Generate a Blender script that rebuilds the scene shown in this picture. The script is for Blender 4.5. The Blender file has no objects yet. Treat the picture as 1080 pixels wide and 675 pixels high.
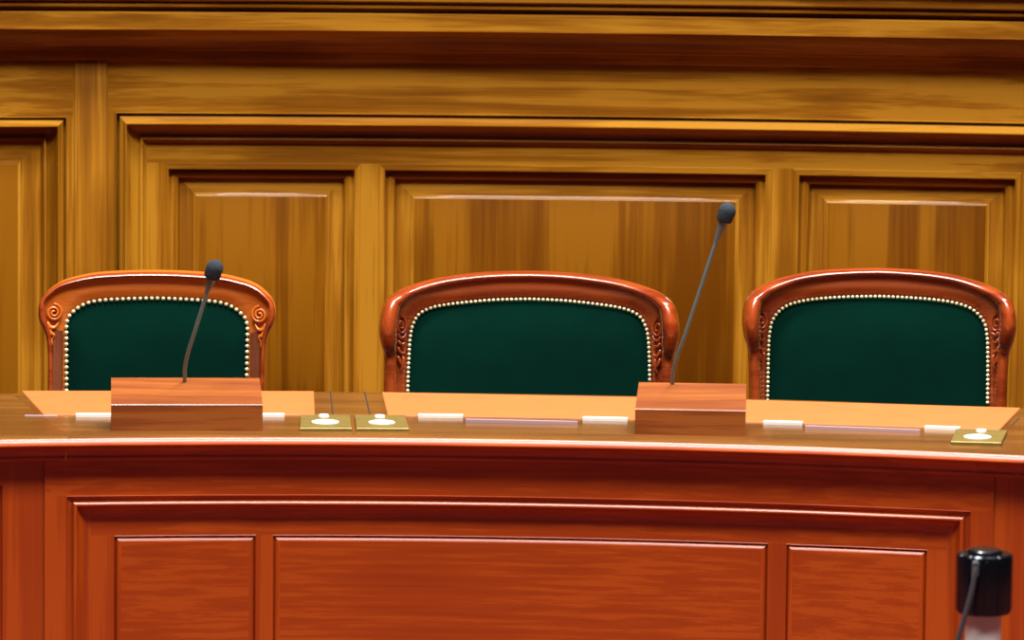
import bpy, math, random
from mathutils import Vector, Matrix
random.seed(7)
sc = bpy.context.scene
COL = sc.collection

# ------------------------------------------------------------------ camera
W, H, F = 1080.0, 675.0, 5610.0
CAM = Vector((0.0, -11.0, 0.78 + 1.64))
PITCH, ROLL = math.radians(7.2), -0.0106
_f = Vector((0, math.cos(PITCH), -math.sin(PITCH)))
_u0 = Vector((0, math.sin(PITCH), math.cos(PITCH)))
_r0 = Vector((1, 0, 0))
_r = _r0 * math.cos(ROLL) + _u0 * math.sin(ROLL)
_r = (_r0 * math.cos(ROLL) - _u0 * math.sin(ROLL))
_u = (_u0 * math.cos(ROLL) + _r0 * math.sin(ROLL))
cd = bpy.data.cameras.new('camera'); cam = bpy.data.objects.new('camera', cd); COL.objects.link(cam)
cd.sensor_width = 36; cd.lens = F / W * 36
cam.matrix_world = Matrix(((_r.x, _u.x, -_f.x, CAM.x), (_r.y, _u.y, -_f.y, CAM.y), (_r.z, _u.z, -_f.z, CAM.z), (0, 0, 0, 1)))
cd.dof.use_dof = True; cd.dof.focus_distance = 12.0; cd.dof.aperture_fstop = 6.3
sc.camera = cam

def ray(px, py):
    return (_f + _r * ((px - W / 2) / F) - _u * ((py - H / 2) / F)).normalized()
def on_plane_z(px, py, z):
    d = ray(px, py); return CAM + d * ((z - CAM.z) / d.z)
def on_plane_y(px, py, y):
    d = ray(px, py); return CAM + d * ((y - CAM.y) / d.y)

# ------------------------------------------------------------------ curved coordinates  (u along, d inwards, z up)
class Arc:
    def __init__(s, cx, y0, R): s.cx, s.y0, s.R = cx, y0, R
    def __call__(s, u, d, z):
        t = u / s.R
        return Vector((s.cx + (s.R + d) * math.sin(t), s.y0 - s.R + (s.R + d) * math.cos(t), z))
    def inv(s, p):
        x, y = p.x - s.cx, p.y - (s.y0 - s.R)
        return math.atan2(x, y) * s.R, math.hypot(x, y) - s.R, p.z
    def px(s, px, py, d=0.0):            # pixel -> (u, z) on the surface at depth d
        r = ray(px, py); ox, oy = CAM.x - s.cx, CAM.y - (s.y0 - s.R); R = s.R + d
        a = r.x * r.x + r.y * r.y; b = 2 * (ox * r.x + oy * r.y); c = ox * ox + oy * oy - R * R
        t = (-b + math.sqrt(b * b - 4 * a * c)) / (2 * a)
        u, _, z = s.inv(CAM + r * t); return u, z
T = 0.78
DESK = Arc(-0.17, 0.0, 4.9)
YW = 2.6
WALL = Arc(0.0, YW, 12.0)

# ------------------------------------------------------------------ mesh builder
class MB:
    def __init__(s, f=None): s.v, s.q, s.m, s.f = [], [], [], f
    def vert(s, *a):
        s.v.append(tuple(s.f(*a) if s.f else a)); return len(s.v) - 1
    def face(s, idx, m=0): s.q.append(tuple(idx)); s.m.append(m)
    def strip(s, A, B, m=0, close=False):
        n = len(A)
        for i in range(n if close else n - 1):
            j = (i + 1) % n; s.face((A[i], A[j], B[j], B[i]), m)
    def build(s, name, mats, parent=None, smooth=35, loc=None, origin=None, weld=True):
        me = bpy.data.meshes.new(name)
        off = Vector(origin) if origin is not None else (parent.location.copy() if parent is not None and loc is None else Vector((0, 0, 0)))
        if loc == 'local': off = Vector((0, 0, 0))
        me.from_pydata([tuple(Vector(v) - off) for v in s.v], [], s.q)
        for mt in (mats if isinstance(mats, (list, tuple)) else [mats]): me.materials.append(mt)
        for p, m in zip(me.polygons, s.m): p.material_index = m
        import bmesh
        bm = bmesh.new(); bm.from_mesh(me)
        if weld: bmesh.ops.remove_doubles(bm, verts=bm.verts, dist=2e-5)
        bmesh.ops.recalc_face_normals(bm, faces=bm.faces)
        bm.to_mesh(me); bm.free()
        me.update()
        if smooth is not None:
            me.shade_smooth(); me.set_sharp_from_angle(angle=math.radians(smooth))
        ob = bpy.data.objects.new(name, me); COL.objects.link(ob)
        if parent is not None: ob.parent = parent
        elif origin is not None: ob.location = off
        return ob

def thing(name, loc, label=None, cat=None, group=None, kind=None, rz=0.0):
    o = bpy.data.objects.new(name, None); COL.objects.link(o); o.location = loc; o.rotation_euler = (0, 0, rz)
    o.empty_display_size = .05
    return tag(o, label, cat, group, kind)
def tag(o, label=None, cat=None, group=None, kind=None):
    for k, v in (('label', label), ('category', cat), ('group', group), ('kind', kind)):
        if v: o[k] = v
    return o

def lin(a, b, n): return [a + (b - a) * i / n for i in range(n + 1)]
def nseg(a, b, step=.12): return max(1, int(abs(b - a) / step + .5))

def cells(mb, us, zs, d, holes=(), matf=None):
    """flat face at depth d cut into cells, with rectangular holes (u0,u1,z0,z1)"""
    us = sorted(set([round(x, 5) for x in us] + [round(x, 5) for h in holes for x in h[:2]]))
    zs = sorted(set([round(x, 5) for x in zs] + [round(x, 5) for h in holes for x in h[2:]]))
    for i in range(len(us) - 1):
        for j in range(len(zs) - 1):
            uc, zc = (us[i] + us[i + 1]) / 2, (zs[j] + zs[j + 1]) / 2
            if any(h[0] < uc < h[1] and h[2] < zc < h[3] for h in holes): continue
            n = nseg(us[i], us[i + 1]); L = lin(us[i], us[i + 1], n)
            A = [mb.vert(u, d, zs[j]) for u in L]; B = [mb.vert(u, d, zs[j + 1]) for u in L]
            mb.strip(A, B, matf(uc, zc) if matf else 0)

def frame(mb, rect, prof, fill=True, mh=0, mv=1, mfill=None):
    """mitred nested rectangles: prof = [(inset, depth), ...]; horizontal sides use material mh, upright sides mv"""
    u0, u1, z0, z1 = rect; nh = nseg(u0, u1)
    prev = None
    for ins, d in prof:
        a, b, c, e = u0 + ins, u1 - ins, z0 + ins, z1 - ins
        bot = [mb.vert(u, d, c) for u in lin(a, b, nh)]; top = [mb.vert(u, d, e) for u in lin(a, b, nh)]
        if prev:
            pb, pt = prev
            mb.strip(pb, bot, mh); mb.strip(pt, top, mh)
            mb.face((pb[0], pt[0], top[0], bot[0]), mv); mb.face((pb[-1], pt[-1], top[-1], bot[-1]), mv)
        prev = (bot, top)
    if fill: mb.strip(prev[0], prev[1], mh if mfill is None else mfill)

def arcp(p0, p1, bulge, n=6):
    """points from p0 to p1 bowed sideways by bulge*length"""
    out = []; dx, dy = p1[0] - p0[0], p1[1] - p0[1]
    for i in range(n + 1):
        t = i / n; k = 4 * t * (1 - t) * bulge
        out.append((p0[0] + dx * t - dy * k, p0[1] + dy * t + dx * k))
    return out

def sweep(mb, pts, radii, n=12, depth=None, m=0, caps=True, ref=Vector((0, 1, 0))):
    """tube along pts; radii in the plane across ref, depth = radii along ref"""
    pts = [Vector(p) for p in pts]; rings = []
    for i, p in enumerate(pts):
        t = (pts[min(i + 1, len(pts) - 1)] - pts[max(i - 1, 0)]).normalized()
        D = (ref - t * ref.dot(t)).normalized(); N = t.cross(D)
        ra = radii[i]; rb = depth[i] if depth else ra
        rings.append([mb.vert(*(p + N * (ra * math.cos(a)) + D * (rb * math.sin(a)))) for a in [2 * math.pi * k / n for k in range(n)]])
    for a, b in zip(rings, rings[1:]): mb.strip(a, b, m, True)
    if caps: mb.face(rings[0][::-1], m); mb.face(rings[-1], m)

def lathe(mb, prof, n=32, c=(0, 0, 0), M=None, m=0, fl=None):
    rings = []
    for r, z in prof:
        ring = []
        for k in range(n):
            a = 2 * math.pi * k / n; rr = r * (1 if fl is None else fl(a, z))
            p = Vector((rr * math.cos(a), rr * math.sin(a), z))
            if M: p = M @ p
            ring.append(mb.vert(*(p + Vector(c))))
        rings.append(ring)
    for a, b in zip(rings, rings[1:]): mb.strip(a, b, m, True)
    mb.face(rings[0][::-1], m); mb.face(rings[-1], m)

def catmull(P, k=6):
    P = [Vector(p) for p in P]; out = []
    for i in range(len(P) - 1):
        a, b, c, d = P[max(i - 1, 0)], P[i], P[i + 1], P[min(i + 2, len(P) - 1)]
        for j in range(k):
            t = j / k
            out.append(.5 * ((2 * b) + (c - a) * t + (2 * a - 5 * b + 4 * c - d) * t * t + (3 * b - a - 3 * c + d) * t ** 3))
    out.append(P[-1]); return out
def resample(P, n):
    L = [0]
    for a, b in zip(P, P[1:]): L.append(L[-1] + (b - a).length)
    out = []; j = 0
    for i in range(n + 1):
        s = L[-1] * i / n
        while j < len(P) - 2 and L[j + 1] < s: j += 1
        t = (s - L[j]) / max(1e-9, L[j + 1] - L[j]); out.append(P[j].lerp(P[j + 1], min(1, max(0, t))))
    return out

# ------------------------------------------------------------------ materials
def wood(name, dark, mid, light, axis='x', rough=.35, coat=.25, scale=1.0, streak=.5, bump=.06, spec=.5):
    m = bpy.data.materials.new(name); m.use_nodes = True; nt = m.node_tree; N, L = nt.nodes, nt.links
    b = N['Principled BSDF']
    tc = N.new('ShaderNodeTexCoord'); mp = N.new('ShaderNodeMapping')
    s = {'x': (.9, 18, 30), 'z': (20, 16, .8), 'y': (20, 1.2, 20)}[axis]
    mp.inputs['Scale'].default_value = [q * scale for q in s]; L.new(tc.outputs['Object'], mp.inputs[0])
    n1 = N.new('ShaderNodeTexNoise'); n1.inputs['Scale'].default_value = 1.0; n1.inputs['Detail'].default_value = 5; n1.inputs['Distortion'].default_value = .35
    L.new(mp.outputs[0], n1.inputs['Vector'])
    mp2 = N.new('ShaderNodeMapping'); mp2.inputs['Scale'].default_value = [q * scale * k for q, k in zip(s, (3, 5, 5) if axis == 'x' else (5, 5, 3))]
    L.new(tc.outputs['Object'], mp2.inputs[0])
    n2 = N.new('ShaderNodeTexNoise'); n2.inputs['Scale'].default_value = 1.5; n2.inputs['Detail'].default_value = 4; L.new(mp2.outputs[0], n2.inputs['Vector'])
    n3 = N.new('ShaderNodeTexNoise'); n3.inputs['Scale'].default_value = 2.2; n3.inputs['Detail'].default_value = 2; L.new(tc.outputs['Object'], n3.inputs['Vector'])
    mx = N.new('ShaderNodeMath'); mx.operation = 'MULTIPLY_ADD'; L.new(n2.outputs[0], mx.inputs[0]); mx.inputs[1].default_value = .35; L.new(n1.outputs[0], mx.inputs[2])
    mx2 = N.new('ShaderNodeMath'); mx2.operation = 'MULTIPLY_ADD'; L.new(n3.outputs[0], mx2.inputs[0]); mx2.inputs[1].default_value = .5; L.new(mx.outputs[0], mx2.inputs[2])
    cr = N.new('ShaderNodeValToRGB'); e = cr.color_ramp.elements
    c0 = .925 - streak * .3; c1 = .925 + streak * .3
    e[0].position = c0; e[0].color = (*dark, 1); e[1].position = c1; e[1].color = (*light, 1)
    k = e.new(.92); k.color = (*mid, 1)
    L.new(mx2.outputs[0], cr.inputs[0]); L.new(cr.outputs[0], b.inputs['Base Color'])
    b.inputs['Roughness'].default_value = rough; b.inputs['Coat Weight'].default_value = coat; b.inputs['Coat Roughness'].default_value = .16
    b.inputs['Specular IOR Level'].default_value = spec
    bp = N.new('ShaderNodeBump'); bp.inputs['Strength'].default_value = bump; bp.inputs['Distance'].default_value = .002
    L.new(mx.outputs[0], bp.inputs['Height']); L.new(bp.outputs[0], b.inputs['Normal'])
    return m
def plain(name, col, rough=.5, metal=0.0, noise=0.0, nscale=60, coat=0, sheen=0, bump=0, sheen_tint=None):
    m = bpy.data.materials.new(name); m.use_nodes = True; nt = m.node_tree; N, L = nt.nodes, nt.links
    b = N['Principled BSDF']; b.inputs['Roughness'].default_value = rough; b.inputs['Metallic'].default_value = metal
    b.inputs['Coat Weight'].default_value = coat; b.inputs['Sheen Weight'].default_value = sheen
    if sheen_tint: b.inputs['Sheen Tint'].default_value = (*sheen_tint, 1)
    tc = N.new('ShaderNodeTexCoord'); n = N.new('ShaderNodeTexNoise'); n.inputs['Scale'].default_value = nscale; n.inputs['Detail'].default_value = 4
    L.new(tc.outputs['Object'], n.inputs['Vector'])
    cr = N.new('ShaderNodeValToRGB'); e = cr.color_ramp.elements
    e[0].position = .3; e[1].position = .7
    e[0].color = (*[c * (1 - noise) for c in col], 1); e[1].color = (*[min(1, c * (1 + noise)) for c in col], 1)
    L.new(n.outputs[0], cr.inputs[0]); L.new(cr.outputs[0], b.inputs['Base Color'])
    if bump:
        bp = N.new('ShaderNodeBump'); bp.inputs['Strength'].default_value = bump; bp.inputs['Distance'].default_value = .002
        L.new(n.outputs[0], bp.inputs['Height']); L.new(bp.outputs[0], b.inputs['Normal'])
    return m
OAK = ((.215, .072, .002), (.31, .115, .0045), (.42, .180, .011))
oak_h = wood('oak_horizontal', *OAK, axis='x', rough=.5, coat=.3, spec=.12, bump=.01)
oak_v = wood('oak_upright', *OAK, axis='z', rough=.5, coat=.3, spec=.12, bump=.01)
OAKP = ((.125, .036, .0011), (.18, .058, .002), (.24, .086, .0035))
oak_p = wood('oak_panel', *OAKP, axis='z', rough=.45, coat=.0, scale=.7, spec=.05, bump=.005)
MAH = ((.35, .039, .0032), (.43, .056, .0040), (.51, .076, .0055))
mah_h = wood('mahogany_horizontal', *MAH, axis='x', rough=.33, coat=.5, scale=3.2, streak=1.1, bump=.02, spec=.35)
mah_v = wood('mahogany_upright', *MAH, axis='z', rough=.33, coat=.6, streak=1.1, bump=.02, spec=.35)
mah_top = wood('mahogany_desktop', (.13, .046, .008), (.17, .062, .011), (.215, .083, .015), axis='x', rough=.25, coat=.4)
mah_box = wood('mahogany_box', (.20, .044, .007), (.26, .064, .010), (.32, .088, .014), axis='x', rough=.36, coat=.2, scale=1.5, bump=.02)
chair_wood = wood('chair_mahogany', (.20, .022, .004), (.27, .036, .006), (.34, .054, .009), axis='x', rough=.24, coat=.8, bump=.02)
chair_light = wood('chair_cherry', (.50, .105, .010), (.58, .130, .014), (.64, .160, .018), axis='x', rough=.26, coat=.5, bump=.02)
shade_wood = wood('chair_shade_strip', (.11, .026, .010), (.15, .036, .013), (.19, .05, .018), axis='z', rough=.35, coat=.2)  # darker brown with the shade of the frame's lower sides in its colour
velvet = plain('green_velvet', (.0003, .0165, .0105), 1.0, noise=.10, nscale=9, sheen=.0, sheen_tint=(.0, .8, .4))
velvet.node_tree.nodes['Principled BSDF'].inputs['Specular IOR Level'].default_value = .05
nailm = plain('nail_brass', (.88, .84, .50), .34, .4)
leather = plain('tan_leather', (.50, .140, .024), .6, noise=.05, nscale=14)
nickel = plain('hinge_nickel', (.85, .83, .76), .45, .0, noise=.03)
slotm = plain('slot_metal', (.52, .36, .38), .4, .3)
brass = plain('plate_brass', (.27, .19, .045), .45, .5, noise=.1)
whitem = plain('inlay_white', (.85, .85, .82), .4)
foam = plain('foam_grey', (.018, .026, .032), .95, noise=.5, nscale=400, bump=.8)
rubber = plain('gooseneck_grey', (.14, .17, .15), .35, .2)
blackp = plain('cap_black', (.003, .004, .007), .22, coat=.1)
pole_m = plain('pole_white', (.92, .90, .88), .3, .0, coat=.5)
cordm = plain('cord_grey', (.10, .10, .11), .3, .4)
carpet = plain('carpet_red', (.10, .012, .010), .95, noise=.4, nscale=300, bump=.5)
dark_gap = plain('seam_dark', (.03, .012, .005), .7)
slab = plain('grey_stone', (.25, .24, .23), .6, noise=.1)

# ------------------------------------------------------------------ floor
mb = MB(); a = [mb.vert(-6, -13, 0), mb.vert(6, -13, 0), mb.vert(6, 4, 0), mb.vert(-6, 4, 0)]; mb.face(a)
tag(mb.build('floor', carpet, smooth=None), kind='structure')

# ------------------------------------------------------------------ back wall
def wz(px, py, d=0): return WALL.px(px, py, d)[1]
def wu(px, py, d=0): return WALL.px(px, py, d)[0]
UL, UR = -2.6, 2.6
X0 = 540
def z0(y, d=0): return wz(X0, y, d)          # heights read on the middle upright of the picture
wall = thing('wall_back', (0, YW, 0), 'oak panelled wall behind the three chairs', 'wall', kind='structure')
ztop = z0(-140); zfr = z0(66)
zF = z0(121)                                  # top of the large moulding
uM0, uM1 = wu(122, 250), 2.2                  # the main bay
uL1 = wu(70, 250)                             # right side of the bay to the left
zB = .16
zFL = wz(35, 123)
mb = MB(WALL)
mainrect = (uM0, uM1, zB, zF); leftrect = (-2.45, uL1, zB, zFL)
pilL, pilR = wu(77, 200), wu(114, 200)
cells(mb, [UL, pilL, pilR, UR], [0, zFL, zF, ztop], 0, [mainrect, leftrect], lambda u, z: 1 if (pilL < u < pilR or (u > pilR and z < zF) or (u < pilL and z < zFL)) else 0)
for u in (pilL, pilR):
    pass
wall_face = mb.build('frieze', [oak_h, oak_v], wall)
# seams beside the upright
mb = MB(WALL)
for u in (pilL, pilR):
    for s in (0,):
        A = [mb.vert(u - .003, -.0006, z) for z in (.16, zfr)]; B = [mb.vert(u + .003, -.0006, z) for z in (.16, zfr)]
        mb.face((A[0], B[0], B[1], A[1]))
# ---- upright band a hair proud of the wall
mb = MB(WALL)
frame(mb, (pilL + .003, pilR - .003, .02, zfr), [(0, 0.001), (.001, -.005), (.006, -.007)], True, 0, 0)
mb.build('upright_board', oak_v, wall)
px2m = 1 / (F / 13.6)
def BOLECTION(P):
    # lip, shadow gap, ovolo lit on top and turning under, bead, step down to the inner boards
    pr = [(0, 0), (0, -.010), (P * .6, -.012), (P * 1.0, .012), (P * 4, .012)]
    pr += arcp((P * 4.2, -.024), (P * 10, -.046), .10, 4)
    pr += arcp((P * 11, -.046), (P * 25, .004), .16, 8)
    pr += [(P * 26, .004), (P * 26, -.004), (P * 28.5, -.006), (P * 29.5, .004), (P * 33, .012)]
    return pr
P = px2m
def OPENING(P):
    pr = [(0, .012), (P * .5, .009), (P * 6.5, .010)]                         # flat lip
    pr += [(P * 7, .030), (P * 9, .033)]
    pr += arcp((P * 11, .030), (P * 17, .036), -.15, 4)
    pr += [(P * 18, .052), (P * 19, .052)]
    return pr
def RAISED(P, b):
    return [(P * 19, .052), (P * (19 + b), .046), (P * (20 + b), .046), (P * (20.2 + b), .041), (P * (21.5 + b), .0396), (P * (22.8 + b), .0376), (P * (24 + b), .036)]
mb = MB(WALL); frame(mb, mainrect, BOLECTION(P), False); mb.build('bolection_moulding', [oak_h, oak_v], wall)
mb = MB(WALL); frame(mb, leftrect, BOLECTION(P * .82), False); mb.build('bolection_moulding', [oak_h, oak_v], wall)
I = P * 33
zi = z0(174, .01)
inner = (uM0 + I, uM1 - I, zB + I, zF - I)
lips = [(171, 380), (399, 813), (835, 1076)]
ops = [(wu(a, 260, .012), wu(b, 260, .012), zB + I + .10, zi) for a, b in lips]
ops.append((wu(1100, 260, .012), uM1 - I - .08, zB + I + .1, zi))
mb = MB(WALL)
cells(mb, [inner[0], inner[1]], [inner[2], inner[3]], .012, ops, lambda u, z: 0 if z > zi or z < zB + I + .1 else 1)
mb.build('inner_boards', [oak_h, oak_v], wall)
for (o, b) in zip(ops, (13, 14, 13, 13)):
    mb = MB(WALL); frame(mb, o, OPENING(P), False); mb.build('panel_moulding', [oak_h, oak_v], wall)
    mb = MB(WALL); frame(mb, o, RAISED(P, b), True, 0, 1, 2); mb.build('raised_panel', [oak_h, oak_v, oak_p], wall)
IL = P * .82 * 33
lo = (leftrect[0] + IL, leftrect[1] - IL, zB + IL, zFL - IL)
mb = MB(WALL); frame(mb, lo, [(0, .012), (P * 20, .012), (P * 21, .006), (P * 24, .004)], True, 0, 1, 2); mb.build('raised_panel', [oak_h, oak_v, oak_p], wall)
# cornice over the panelling
def cornice_profile():
    d = 0.0
    yk = lambda y, d: z0(y, d)
    pr = [(0, yk(67, 0)), (-.012, yk(66, -.012)), (-.016, yk(62, -.016))]
    pr += [(-.018, yk(56, -.018)), (-.030, yk(55, -.03)), (-.032, yk(52.5, -.032)), (-.04, yk(51, -.04))]
    a = (-.04, yk(51, -.04)); b = (-.105, yk(36, -.105))
    pr += arcp(a, b, -.14, 8)
    pr += [(-.108, yk(34.5, -.108)), (-.116, yk(34, -.116)), (-.116, yk(17, -.116)), (-.113, yk(15.5, -.113)), (-.095, yk(14.5, -.095))]
    pr += [(-.10, yk(10.5, -.10)), (-.122, yk(10, -.122)), (-.124, yk(7.5, -.124)), (-.122, yk(6.5, -.122)), (-.110, yk(6, -.11)), (-.132, yk(3.2, -.132)), (-.136, yk(2.6, -.136)), (-.136, yk(-14, -.136)), (-.17, yk(-16, -.17)), (-.17, yk(-30, -.17)), (0, yk(-40, 0))]
    return pr
mb = MB(WALL); L = lin(UL, UR, 44); prev = None
for d, z in cornice_profile():
    ring = [mb.vert(u, d, z) for u in L]
    if prev: mb.strip(prev, ring)
    prev = ring
tag(mb.build('trim_1', oak_h, smooth=25), 'dark undercut oak cornice along the top of the panelled wall', 'cornice', kind='structure')
mb = MB(WALL); prev = None
for d, z in [(0, .16), (-.02, .15), (-.025, .13), (-.03, .02), (-.03, 0)]:
    ring = [mb.vert(u, d, z) for u in L]
    if prev: mb.strip(prev, ring)
    prev = ring
tag(mb.build('baseboard_back', oak_h), kind='structure')

# ------------------------------------------------------------------ desk
def dz(y, d, x=540): return DESK.px(x, y, d)[1]
def du(x, y, d): return DESK.px(x, y, d)[0]
def top_ud(x, y, z=T): return DESK.inv(on_plane_z(x, y, z))[:2]
uSL = top_ud(73, 462)[0]; uSR = top_ud(1027, 477)[0]
DB = sum(top_ud(x, y)[1] for x, y in ((300, 412), (560, 416.5), (900, 424))) / 3
print('desk back depth', DB, 'seams', uSL, uSR)
slL = (top_ud(0, 412)[0] - uSL) / DB * .8; slR = (top_ud(1079, 436)[0] - uSR) / DB * .8
NOS = [(.0, 0)]
nose = [(.095, 0.0), (.093, .0), (.092, -.0025), (.089, -.0025), (.088, .001), (.03, .001)]
nose += [(.020, .0005), (.013, -.001), (.0095, -.0025), (.0076, -.0042), (.0058, -.0064), (.0042, -.0086), (.0024, -.0118), (.0014, -.0140), (.0006, -.0158), (.0012, -.0175), (.004, -.019), (.010, -.0195)]
cove = arcp((.010, -.0195), (.036, -.041), .16, 6) + [(.041, -.042), (.041, -.0462)] + arcp((.039, -.0467), (.046, -.0555), -.25, 4) + [(.050, -.056)]
def endmap(u0, u1, s0, s1):
    def f(t, d, z):                                     # t 0..1 along the segment, slanted ends
        a = u0 + s0 * d; b = u1 + s1 * d
        return DESK(a + (b - a) * t, d, z)
    return f
ZB = 0.0
FD = .050                                              # depth of the front face
def desk_segment(name, label, ua, ub, sa, sb, dh=0.0):
    t = thing(name, tuple(DESK((ua + ub) / 2, .35, 0)), label, 'desk')
    n = nseg(ua, ub, .06); L = lin(0, 1, n)
    f = endmap(ua, ub, sa, sb)
    # desktop slab
    mb = MB(f); prev = None
    for d, z in [(DB, T - .03), (DB, T - .002), (DB - .002, T), (.6, T), (.4, T), (.2, T), (.095, T), (.095, T - .03), (DB, T - .03)]:
        ring = [mb.vert(x, d, z) for x in L]
        if prev:
            mb.strip(prev, ring)
        prev = ring
    top = mb.build('desktop', mah_top, t)
    # moulded front edge
    mb = MB(f); prev = None
    for d, z in nose:
        ring = [mb.vert(x, d, T + z) for x in L]
        if prev: mb.strip(prev, ring, 1 if d >= .0094 else 0)
        prev = ring
    mb.build('front_edge', [mah_h, mah_top], t, smooth=50)
    mb = MB(f); prev = None
    for d, z in cove:
        ring = [mb.vert(x, d, T + z) for x in L]
        if prev: mb.strip(prev, ring)
        prev = ring
    mb.build('under_edge_moulding', mah_h, t, smooth=30)
    return t
cd_ = desk_segment('curved_desk', 'long curved mahogany desk section with tan writing pads in front of the chairs', uSL, uSR, slL, slR)
ld_ = desk_segment('curved_desk', 'mahogany desk section beyond the joint at the far left', -2.2, uSL - .0003, 0, slL)
rd_ = desk_segment('curved_desk', 'mahogany desk section beyond the joint at the far right', uSR + .0003, 2.2, slR, 0)

# front of the middle section
zt = T - .056
fl = du(47, 560, FD); fr = du(1047, 580, FD)
main = (du(70, 530, FD), du(1024, 546, FD), .10, dz(523.5, FD))
p = 1 / (F / 11.0)
mb = MB(DESK)
cells(mb, [fl, fr], [0, main[3], zt], FD, [main], lambda u, z: 0 if (z > main[3] or z < .1) else 1)
mb.build('front_face', [mah_h, mah_v], cd_)
PR = [(0, FD), (p * .7, FD - .002), (p * 1.4, FD + .003), (p * 6, FD + .006), (p * 6.5, FD + .006), (p * 7, FD - .008), (p * 8, FD - .0095), (p * 9.2, FD - .0110), (p * 9.8, FD - .0112)]
PR += arcp((p * 10.5, FD - .0105), (p * 25, FD + .014), .12, 6)
PR += [(p * 26, FD + .014)]
mb = MB(DESK); frame(mb, main, PR, False); mb.build('panel_moulding', [mah_h, mah_v], cd_)
ip = p * 26; FI = FD + .014
ir = (main[0] + ip, main[1] - ip, main[2] + ip, main[3] - ip)
zp = dz(566, FI)
fields = [(du(120, 600, FI), du(270, 600, FI), ir[2] + .06, zp), (du(287.5, 610, FI), du(810, 610, FI), ir[2] + .06, zp), (du(828.5, 620, FI), du(977.5, 620, FI), ir[2] + .06, zp)]
mb = MB(DESK)
cells(mb, [ir[0], ir[1]], [ir[2], ir[3]], FI, fields, lambda u, z: 0 if (z > zp or z < ir[2] + .06) else 1)
mb.build('panel_rails', [mah_h, mah_v], cd_)
for q in fields:
    mb = MB(DESK)
    frame(mb, q, [(0, FI), (p * .6, FI - .001), (p * 1.2, FI + .004), (p * 3.0, FI + .006), (p * 3.1, FI - .0035), (p * 4.0, FI - .0046), (p * 5.2, FI - .0062), (p * 6.2, FI - .0072), (p * 6.8, FI - .0075), (p * 7.5, FI - .0075)], True, 0, 1)
    mb.build('raised_panel', [mah_h, mah_v], cd_)
# fronts of the two outer sections: plain stile then a sunk panel
for (t, a, b, sgn, pe) in ((ld_, -2.2, fl - .002, -1, 3), (rd_, fr + .002, 2.2, 1, 1092)):
    mb = MB(DESK)
    pu = du(pe, 580, FD)
    hole = (a + .1, pu, .12, dz(512, FD)) if sgn < 0 else (pu, b - .1, .12, dz(512, FD))
    cells(mb, [a, b + .03] if sgn < 0 else [a - .03, b], [0, zt], FD + .006, [hole], lambda u, z: 1)
    frame(mb, hole, [(0, FD + .006), (.004, FD + .014), (.02, FD + .02), (.03, FD + .02)], True, 0, 1, 1)
    mb.build('front_face', [mah_h, mah_v], t)
# ends / supports inside so the tops stand on the floor
for t, us in ((cd_, (uSL + .04, 0.0, uSR - .04)), (ld_, (-2.18, -1.35)), (rd_, (1.35, 2.18))):
    for u in us:
        mb = MB(DESK)
        v = [[mb.vert(u + s, d, z) for d, z in ((FI + .02, 0), (.45, 0), (.45, T - .03), (FI + .02, T - .03))] for s in (-.012, .012)]
        mb.strip(v[0], v[1], 0, True); mb.face(v[0]); mb.face(v[1][::-1])
        mb.build('support_panel', mah_v, t)

def quad_slab(mb, corners, z0_, z1_, m=0, bev=.0015):
    """corners in px on the desktop plane, back-left, back-right, front-right, front-left"""
    pts = [on_plane_z(x, y, z1_) for x, y in corners]
    c = sum(pts, Vector()) / 4
    lo = [mb.vert(q.x, q.y, z0_) for q in pts]; mid = [mb.vert(q.x, q.y, z1_ - bev) for q in pts]
    up = []
    for q in pts:
        w = q + (c - q).normalized() * bev * 1.4; up.append(mb.vert(w.x, w.y, z1_))
    mb.strip(lo, mid, m, True); mb.strip(mid, up, m, True); mb.face(up, m); mb.face(lo[::-1], m)
pads = [[(23, 412), (331, 412.4), (332, 437.2), (46, 437)], [(403, 413.5), (720, 419.5), (714, 442.5), (409, 437.5)], [(768, 421), (1076, 430), (1054, 452.8), (772, 444)]]
def desk_back_y(x): return 411.6 + 2.6e-5 * max(0, x - 250) ** 2
hinges = [[(80, 437.2, 117, 437.2), (262, 437.2, 300, 437.2)], [(441, 437.6, 488, 438.3), (614.5, 440.6, 661.5, 441.6)], [(805, 444.6, 846, 445.8), (975, 450, 1012, 451.4)]]
bars = [(125, 441, 255, 441), (491, 442.3, 609, 444.8), (849, 449.2, 970, 453.6)]
def bar_mesh(mb, x0, y0, x1, y1, h, w):
    A = on_plane_z(x0, y0, T + h); B = on_plane_z(x1, y1, T + h)
    dr = (B - A).normalized(); nn = Vector((-dr.y, dr.x, 0))
    P_ = [A + nn * w, B + nn * w, B, A]
    lo = [mb.vert(q.x, q.y, T + .0002) for q in P_]; up = [mb.vert(q.x, q.y, T + h) for q in P_]
    mb.strip(lo, up, 0, True); mb.face(up); mb.face(lo[::-1])
for c, hs, b in zip(pads, hinges, bars):
    mb = MB(); quad_slab(mb, c, T - .001, T + .0022)
    pad = mb.build('writing_pad', leather, cd_, smooth=None); pad['label'] = 'tan leather writing pad'
    for h in hs:
        mb = MB(); bar_mesh(mb, *h, .0065, .022)
        hg = mb.build('hinge', nickel, None, smooth=None); hg.parent = pad
        for v in hg.data.vertices: v.co -= cd_.location
    mb = MB(); bar_mesh(mb, *b, .007, .012)
    s = mb.build('slot_bar', slotm, None, smooth=None); s.parent = pad
    for v in s.data.vertices: v.co -= cd_.location
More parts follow.
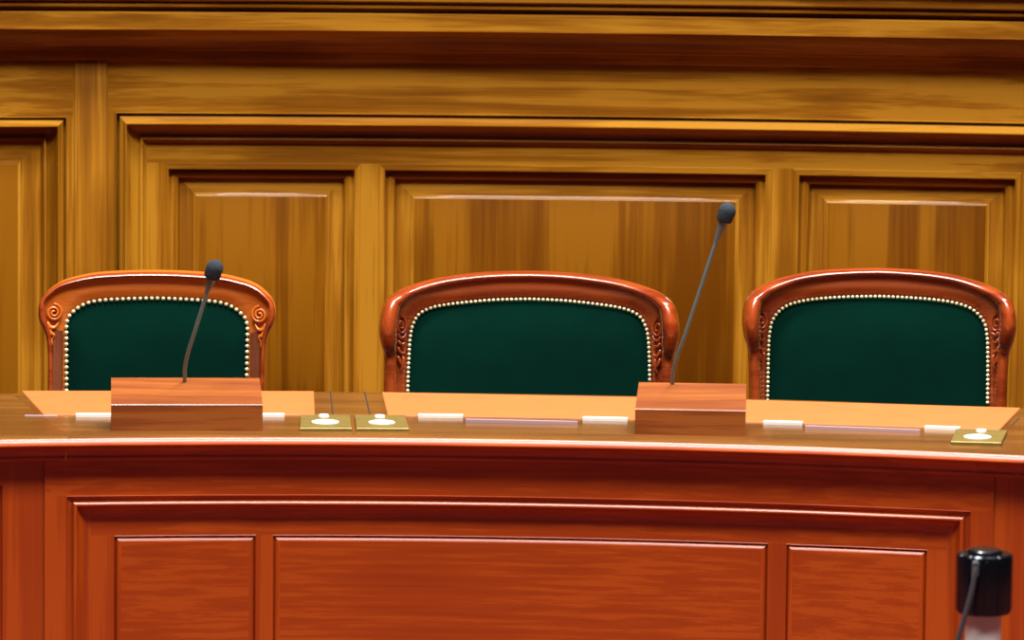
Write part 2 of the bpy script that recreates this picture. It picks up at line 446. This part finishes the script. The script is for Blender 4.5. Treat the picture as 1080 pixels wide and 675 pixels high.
# dark joints running back between the writing places
for (xa, ya, xb, yb) in ((348.5, 412.6, 351, 437), (384.5, 413, 390, 437), ):
    mb = MB()
    quad_slab(mb, [(xa - .7, ya), (xa + .7, ya), (xb + .8, yb), (xb - .8, yb)], T - .001, T + .0004, bev=.0001)
    mb.build('joint_strip', dark_gap, cd_, smooth=None)
mb = MB(); quad_slab(mb, [(1074, 441), (1076, 440.5), (1068, 448.5), (1066, 448.5)], T - .001, T + .0004, bev=.0001); mb.build('joint_strip', dark_gap, cd_, smooth=None)
mb = MB(); bar_mesh(mb, 26, 438.4, 60, 438.6, .002, .012); mb.build('slot_bar', slotm, cd_, smooth=None)

# ------------------------------------------------------------------ brass plates on the desk
def brass_plate(c, e1, e2, label):
    o = on_plane_z(sum(q[0] for q in c) / 4, sum(q[1] for q in c) / 4, T)
    t = thing('brass_plate', tuple(o), label, 'plate', 'brass plates on the desk')
    mb = MB(); quad_slab(mb, c, T, T + .008, bev=.001); mb.build('plate', brass, t, smooth=None)
    for nm, (x, y, r), h in (('disc', e1, .0035), ('button', e2, .006)):
        q = on_plane_z(x, y, T + .008); mb = MB()
        lathe(mb, [(r, 0), (r, h * .6), (r * .9, h * .9), (r * .6, h)], 28, (q.x, q.y, T + .008)); mb.build(nm, whitem, t)
brass_plate([(317, 437.3), (369, 437.3), (371, 451.5), (316.5, 451.5)], (343, 445.6, .029), (341.5, 439.8, .011), 'brass plate with a white disc, nearer the left microphone box')
brass_plate([(374, 437.3), (427, 437.5), (431.5, 451.8), (376, 451.5)], (402.5, 446, .028), (400.5, 440.3, .011), 'brass plate with a white disc, beside the middle writing pad')
brass_plate([(1008, 452.5), (1062.5, 453.5), (1056, 466.8), (1003, 465.5)], (1031, 461.3, .029), (1035, 455.5, .011), 'brass plate with a white disc, by the front edge at the right end')

# ------------------------------------------------------------------ microphones
def microphone(bx0, bx1, yb, ye, ytop, x0t, x1t, slope, neck, cone, head, headr, label):
    """front face bottom line yb, lit front edge ye, rear top edge ytop"""
    A = on_plane_z(bx0, yb, T); B = on_plane_z(bx1, yb + slope * (bx1 - bx0), T)
    dr = (B - A).normalized(); w = (B - A).length; nn = Vector((-dr.y, dr.x, 0))
    mid = (A + B) / 2 + nn * .06
    t = thing('desk_microphone', tuple(mid), label, 'microphone', 'gooseneck microphones on the desk')
    hf = on_plane_y((bx0 + bx1) / 2, ye + slope * (bx1 - bx0) / 2, (A.y + B.y) / 2).z - T
    dep = .125
    hb = on_plane_y((bx0 + bx1) / 2, ytop + slope * (bx1 - bx0) / 2, (A.y + B.y) / 2 + dep).z - T
    prof = [(0, .0), (0, hf - .0015), (.0015, hf), (dep - .002, hb), (dep, hb - .002), (dep, 0)]
    i0, i1 = x0t, x1t                                  # how much the rear is drawn in at each end
    mb = MB(); rings = []
    for s in (0, 1):
        r = []
        for d, h in prof:
            k = d / dep
            q = A + dr * ((i0 * k) if s == 0 else (w - i1 * k)) + nn * d
            r.append(mb.vert(q.x, q.y, T + h))
        rings.append(r)
    mb.strip(rings[0], rings[1], 0, True); mb.face(rings[0]); mb.face(rings[1][::-1])
    mb.build('base', mah_box, t, smooth=None)
    ym = (A + nn * (dep - .006)).y
    pts = [on_plane_y(x, y, ym - .015 * i) for i, (x, y) in enumerate(neck)]
    pts[0].z = T + hb - .012
    path = catmull(pts, 8)
    mb = MB(); sweep(mb, path, [.0042] * len(path), 12); mb.build('gooseneck', rubber, t)
    c0 = pts[-1]; hd = on_plane_y(*head, c0.y - .01); ax = (hd - c0).normalized()
    L_ = (hd - c0).length
    M = ax.to_track_quat('Z', 'Y').to_matrix()
    mb = MB(); lathe(mb, [(.0046, -.004), (.0056, .004), (.0108, L_ - headr * 1.22), (.0118, L_ - headr * 1.0)], 20, c0, M); mb.build('capsule_holder', rubber, t)
    mb = MB(); R_ = headr
    pr = [(R_ * .55, -R_ * 1.16), (R_ * .84, -R_ * 1.06), (R_ * .97, -R_ * .8)] + [(R_ * math.cos(a), R_ * (.1 + 1.05 * math.sin(a))) for a in lin(-.3, math.pi / 2 - .08, 8)]
    lathe(mb, pr, 28, hd, M); mb.build('windscreen', foam, t)
microphone(117, 277, 455, 426.5, 398.3, 0, .004, 0.0, [(195, 399), (195, 388), (198.5, 371), (206, 348), (218.6, 307)], None, (226, 284), .0185, 'gooseneck microphone on a wide wooden box, before the leftmost chair')
microphone(669.5, 786, 458, 431, 402.8, .004, 0, .018, [(709, 404), (710, 392), (715, 374), (725, 346), (755.5, 254)], None, (766.5, 224), .0185, 'tall gooseneck microphone on a narrow wooden box, left of the rightmost chair')

# ------------------------------------------------------------------ chairs
SCY = 1.02
def chair(cx, y, outer, inner_, roll_r, scroll, wrap, matF, matR, label, facing, lightplate=None, flat=False):
    c = on_plane_y(cx, 413, y)
    t = thing('armchair', (c.x, y, 0), label, 'chair', 'green armchairs behind the desk', rz=facing)
    s = F / (y - CAM.y) * 1.0
    def loc(px, py):
        q = on_plane_y(px, py - .0106 * (px - cx) * 1.0 + .0106 * (px - cx), y); 
        px2, py2 = px, py + .0106 * 0
        return Vector(((px - cx) / s * 1.0, 0, on_plane_y(cx, py - .0106 * (px - cx), y).z))
    ZS = .50
    def full(pts):
        L_ = [loc(*q) for q in pts]; L_ = [Vector((L_[0].x + (0.0), 0, ZS))] + L_
        left = catmull(L_, 5); left[-1].x = 0.0
        right = [Vector((-q.x, 0, q.z)) for q in reversed(left[:-1])]
        return left + right
    hw = max(abs(loc(*q).x) for q in outer)
    def bend(lx, ly, lz):
        k = min(1.25, abs(lx) / hw)
        return (lx, ly - wrap * k ** 2.6 + .10 * (lz - .95), lz)
    NN = 96
    O = resample(full(outer), NN); I_ = resample(full(inner_), NN)
    # --- wooden frame plate, front and rear
    mb = MB(bend)
    rows = []
    for k, (tt, dd) in enumerate([(0, .0), (.04, -.004), (.3, -.006), (.6, -.002), (.95, .004), (1.05, .008)]):
        rows.append([mb.vert(*((o.lerp(i, tt)) + Vector((0, dd, 0)))) for o, i in zip(O, I_)])
    back = [mb.vert(*(o + Vector((0, .038, 0)))) for o in O]
    cen = [mb.vert(*(Vector((i.x * .5, .038, ZS + (i.z - ZS) * .5)))) for i in I_]
    cen2 = [mb.vert(*(Vector((0, .038, ZS)))) for i in I_]
    for a, b in zip(rows, rows[1:]): mb.strip(a, b)
    mb.strip(rows[0], back); mb.strip(back, cen); mb.strip(cen, cen2)
    mb.build('back_frame', matF, t, smooth=40, loc='local')
    # --- upholstery
    mb = MB(bend); rows = []
    for k in [0, .015, .03, .05, .08, .13, .2, .35, .6, .85, 1.0]:
        h = .020 * (1 - (1 - min(1, k / .2)) ** 2)
        rows.append([mb.vert(*(Vector((i.x * (1 - k), .006 - h, ZS + (i.z - ZS) * (1 - k))))) for i in I_])
    for a, b in zip(rows, rows[1:]): mb.strip(a, b)
    mb.build('back_upholstery', velvet, t, smooth=60, loc='local')
    # --- nails
    nail_me = None
    Lp = full(inner_); tot = sum((b - a).length for a, b in zip(Lp, Lp[1:]))
    NL = int(tot / (.0131 if flat else .0102)); spots = resample(Lp, NL)
    vis = [q for q in spots if q.z > .735]
    for q in vis:
        if nail_me is None:
            mb = MB(); r = .0048 if flat else .0043
            lathe(mb, [(r, 0), (r * .95, .0015), (r * .72, .0032), (r * .35, .0042)], 10, M=Matrix.Rotation(math.pi / 2, 3, 'X'))
            n0 = mb.build('nail', nailm, t, smooth=80, loc='local'); nail_me = n0.data; ob = n0
        else:
            ob = bpy.data.objects.new('nail', nail_me); COL.objects.link(ob); ob.parent = t
        ob.location = Vector(bend(q.x, -.002, q.z))
    # --- rolled crest and posts
    rr = full([(a, b) for a, b in outer])
    rad = roll_r
    Lo = [loc(*q) for q in outer]
    # radii per outline control point, resampled alongside
    ext = [Vector((Lo[0].x, rad[0][0], ZS))] + [Vector((q.x, r0, q.z)) for q, (r0, _) in zip(Lo, rad)]
    ext_d = [Vector((Lo[0].x, rad[0][1], ZS))] + [Vector((q.x, r1, q.z)) for q, (_, r1) in zip(Lo, rad)]
    A_ = catmull(ext, 6); B_ = catmull(ext_d, 6)
    pts, r0s, r1s = [], [], []
    for i, (a, b) in enumerate(zip(A_, B_)):
        p0 = Vector((a.x, 0, a.z)); n_ = A_[min(i + 1, len(A_) - 1)] - A_[max(0, i - 1)]; tg = Vector((n_.x, 0, n_.z)).normalized()
        nrm = Vector((tg.z, 0, -tg.x))                  # to the right of travel = inwards
        ra = a.y / s; rb = b.y / s
        pts.append(p0 + nrm * ra); r0s.append(ra); r1s.append(rb)
    pts[-1].x = 0
    P2 = pts + [Vector((-q.x, 0, q.z)) for q in reversed(pts[:-1])]
    R0 = r0s + r0s[-2::-1]; R1 = r1s + r1s[-2::-1]
    P3 = [Vector(bend(q.x, -.35 * d, q.z)) for q, d in zip(P2, R1)]
    mb = MB(); sweep(mb, P3, R0, 16, R1); mb.build('crest_rail', matR, t, smooth=60, loc='local')
    # --- carved volutes and leaves on both sides
    (sx, sy, srx, sry, turns, tr, ddepth), leaves = scroll
    ce = loc(sx, sy)
    for sg in (1, -1):
        mb = MB(); pth = []; rd = []
        n_ = 44
        for i in range(n_ + 1):
            k = i / n_; a = math.pi * .5 + turns * 2 * math.pi * k; q = 1 - .86 * k
            x = ce.x - math.cos(a) * srx / s * q; z = ce.z + math.sin(a) * sry / s * q
            pth.append(Vector(bend(sg * x, ddepth - .004 * k, z))); rd.append(tr / s * (1 - .35 * k))
        sweep(mb, pth, rd, 8)
        mb.build('scroll_carving', matR if not flat else matF, t, smooth=60, loc='local')
        mb = MB()
        for lf in leaves:
            C_ = [loc(*q) for q in lf]
            pth = catmull([Vector(bend(sg * q.x, ddepth * 1.0, q.z)) for q in C_], 5); m_ = len(pth) - 1
            sweep(mb, pth, [(.3 + 1.0 * math.sin(math.pi * (i / m_) ** .7)) * tr / s * 1.0 for i in range(m_ + 1)], 8)
        mb.build('leaf_carving', matR if not flat else matF, t, smooth=60, loc='local')
    if flat:  # added dark strips imitate shade where the lower frame turns away
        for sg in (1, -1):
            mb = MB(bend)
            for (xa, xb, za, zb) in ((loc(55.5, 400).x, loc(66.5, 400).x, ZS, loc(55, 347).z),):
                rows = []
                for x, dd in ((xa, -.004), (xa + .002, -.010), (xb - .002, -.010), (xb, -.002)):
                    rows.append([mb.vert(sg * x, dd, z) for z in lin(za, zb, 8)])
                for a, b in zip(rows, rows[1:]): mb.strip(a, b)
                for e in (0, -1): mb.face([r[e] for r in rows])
            o_ = mb.build('shade_strip', shade_wood, t, smooth=20, loc='local'); o_['label'] = 'dark brown strip painted as shade on the lower frame side'
    # --- seat and legs below the desk line
    mb = MB(); sw = hw * .9; v = []
    def rbox(mb, x0, x1, y0, y1, z0_, z1_, b=.01):
        A = [(x0, y0), (x1, y0), (x1, y1), (x0, y1)]; c_ = ((x0 + x1) / 2, (y0 + y1) / 2)
        rows = []
        for ins, z in ((b, z0_), (0, z0_ + b), (0, z1_ - b), (b, z1_)):
            rows.append([mb.vert(x + math.copysign(ins, c_[0] - x), yy + math.copysign(ins, c_[1] - yy), z) for x, yy in A])
        for a, b_ in zip(rows, rows[1:]): mb.strip(a, b_, 0, True)
        mb.face(rows[0][::-1]); mb.face(rows[-1])
    rbox(mb, -sw, sw, -.40, .0, .40, .46, .008); mb.build('seat_frame', matR, t, loc='local')
    mb = MB(); rbox(mb, -sw + .02, sw - .02, -.39, -.03, .46, .52, .025); mb.build('seat', velvet, t, loc='local')
    for sx_ in (-1, 1):
        for yy in (-.37, -.03):
            mb = MB(); sweep(mb, [(sx_ * (sw - .03), yy, .40), (sx_ * (sw - .03), yy, .2), (sx_ * (sw - .03), yy + (.03 if yy > -.1 else 0), 0)], [.028, .022, .016], 10, ref=Vector((0, 1, 0)))
            mb.build('leg', matR, t, loc='local')
        mb = MB(); sweep(mb, [(sx_ * (hw - .03), -.03, .44), (sx_ * (hw - .03), -.02, .52), (sx_ * (hw - .03), -.01, .60)], [.03, .026, .026], 12, ref=Vector((0, 1, 0)))
        mb.build('post_foot', matR, t, loc='local')
    return t

# left chair: flat cherry frame with scrolls on its face
chair(166, 1.0,
      [(51, 412), (50.5, 365), (47, 348), (41.5, 336), (40.5, 324), (43, 314.5), (51, 305.5), (65, 296.7), (87, 291), (109, 288.3), (140, 287), (166, 286.8)],
      [(70.5, 412), (70, 359), (70.8, 337), (78, 327), (91, 319.5), (109, 316.3), (140, 315), (166, 314.5)],
      [(3, 8), (2.6, 7), (3.4, 8), (4.2, 9), (3.8, 9), (3.0, 8), (2.8, 8), (2.7, 8), (2.7, 8), (2.7, 8), (2.7, 8), (2.7, 8)],
      ((57, 328, 8.6, 9.0, 2.1, 1.9, -.010), [[(50, 337), (53, 343), (58, 343.5), (62, 338)], [(51, 343), (53.5, 349), (57, 352), (55, 357)], [(51, 352), (53.5, 357), (54, 362), (52.5, 368)], [(51.5, 361), (53.5, 366), (53, 374)]]),
      .02, chair_light, chair_wood, 'smaller green velvet armchair with flat orange frame, left behind the wide microphone box', 0.0, flat=True)
chair(557.5, 1.02,
      [(404.5, 414), (404.8, 377), (404, 367), (400.6, 356), (398.8, 340), (402.5, 319), (411, 308.5), (428, 301), (460, 293.5), (494, 289.8), (525, 288), (557.5, 287.5)],
      [(429.3, 414), (430.5, 366), (431.7, 350.6), (434, 340), (439.5, 330), (449, 324.3), (463, 321), (487, 318.6), (522, 316.2), (557.5, 315.5)],
      [(6.8, 9), (6.4, 8.5), (7.0, 11), (9, 18), (9.8, 22), (9.4, 20), (7.5, 17), (5.2, 11), (3.8, 8), (3.2, 7), (3, 6.5), (3, 6.5)],
      ((422.2, 339.5, 5.6, 10.0, 1.7, 1.6, -.009), [[(419, 347), (421, 352), (425, 351.5), (427, 347)], [(419, 354), (422, 358.5), (426.5, 357)], [(419, 361), (421, 367), (425, 368), (426, 364)], [(419, 370), (421, 377), (424, 382)], [(424, 371), (424.5, 378), (422, 386)]]),
      .085, chair_wood, chair_wood, 'wide green velvet armchair with rounded red shoulders between the two microphones', 0.0)
chair(923.5, 1.0,
      [(787.5, 421), (786.3, 374), (785, 363), (781.3, 351), (779, 335), (781.5, 316), (789, 306), (806, 297.5), (836, 290), (866, 286.5), (896, 285), (923.5, 284.4)],
      [(807, 419), (807.5, 362), (809, 345), (811, 336), (817, 327.5), (828, 320.3), (847, 316), (872, 314), (900, 313), (923.5, 312.7)],
      [(6.4, 9), (6, 8.5), (6.6, 11), (8.6, 17), (9.2, 21), (8.8, 19), (7.2, 16), (5.2, 11), (3.8, 8), (3.2, 7), (3, 6.5), (3, 6.5)],
      ((799.6, 335, 5.6, 9.8, 1.7, 1.6, -.009), [[(797, 343), (800, 347), (804.5, 344)], [(797, 350), (799.5, 355), (804, 353)], [(797, 358), (799, 364), (803, 363)], [(797, 367), (799, 374), (802, 379)], [(802, 367), (802.5, 374), (800, 382)]]),
      .08, chair_wood, chair_wood, 'green velvet armchair with rounded red shoulders, right behind the narrow microphone box', 0.0)

# ------------------------------------------------------------------ post with a black cap in front of the desk
yp = -1.25
c = on_plane_y(1038.5, 590, yp); sp = F / (yp - CAM.y)
t = thing('barrier_post', (c.x, yp, 0), 'pale round post with a black fluted cap and thin rod at the lower right corner', 'post')
ztp = on_plane_y(1038, 583, yp).z; zcb = on_plane_y(1038, 646, yp).z
mb = MB(); R_ = 30.5 / sp
def flute(a, z): return 1 - .06 * max(0, math.cos(a * 12 + .9)) ** 10
lathe(mb, [(R_ * .5, zcb + .003), (R_ * .9, zcb), (R_ * .97, zcb + .004), (R_, zcb + .012), (R_, ztp - .010), (R_ * .97, ztp - .003), (R_ * .90, ztp)], 112, (c.x, yp, 0), fl=flute)
cap = mb.build('cap', blackp, t, smooth=25)
mb = MB(); lathe(mb, [(R_ * .62, ztp - .002), (R_ * .62, ztp + .004), (R_ * .55, ztp + .007), (R_ * .2, ztp + .008)], 40, (c.x, yp, 0)); mb.build('cap_button', blackp, t)
mb = MB(); Rp = 19.5 / sp; lathe(mb, [(Rp, .01), (Rp, zcb + .01)], 40, (c.x, yp, 0)); mb.build('pole', pole_m, t)
mb = MB(); lathe(mb, [(.17, 0), (.17, .012), (.15, .02), (Rp * 1.1, .03)], 48, (c.x, yp, 0)); mb.build('base', blackp, t)
yr = yp - R_ - .006
pts = [on_plane_y(1030, 596, yr + .004), on_plane_y(1028.5, 602, yr - .006), on_plane_y(1024, 627, yr - .01), on_plane_y(1010, 676, yr - .01), on_plane_y(1003, 705, yr - .01), on_plane_y(985, 770, yr)]
path = catmull(pts, 6)
mb = MB(); sweep(mb, path, [.005 - .002 * 0 for i in range(len(path))], 10); mb.build('rod', cordm, t)
mb = MB(); q = on_plane_y(1029, 599, yr); sweep(mb, [q + Vector((.001, .012, .008)), q + Vector((0, -.002, .006)), q + Vector((-.001, -.004, -.012)), q + Vector((-.003, .006, -.016))], [.006, .0072, .0072, .005], 10); mb.build('clip', cordm, t)

# ------------------------------------------------------------------ light
def area(name, loc, target, size, sy, power, col):
    l = bpy.data.lights.new(name, 'AREA'); l.shape = 'RECTANGLE'; l.size = size; l.size_y = sy; l.energy = power; l.color = col
    o = bpy.data.objects.new(name, l); COL.objects.link(o); o.location = loc
    o.rotation_euler = (Vector(target) - Vector(loc)).to_track_quat('-Z', 'Y').to_euler()
    return o
area('ceiling_lamp_main', (0.6, -3.9, 8.0), (0.3, .6, .6), 7.0, 1.6, 1060, (1, .96, .92))
area('ceiling_lamp_over_chairs', (0.6, .3, 7.0), (0.2, .9, 0), 6.0, .6, 1050, (.97, .97, 1))
w = bpy.data.worlds.new('world'); sc.world = w; w.use_nodes = True
w.node_tree.nodes['Background'].inputs[0].default_value = (.55, .36, .22, 1); w.node_tree.nodes['Background'].inputs[1].default_value = .05

vs = sc.view_settings; vs.view_transform = 'Standard'; vs.look = 'None'; vs.gamma = 1; vs.use_curve_mapping = False; vs.exposure = 0.0
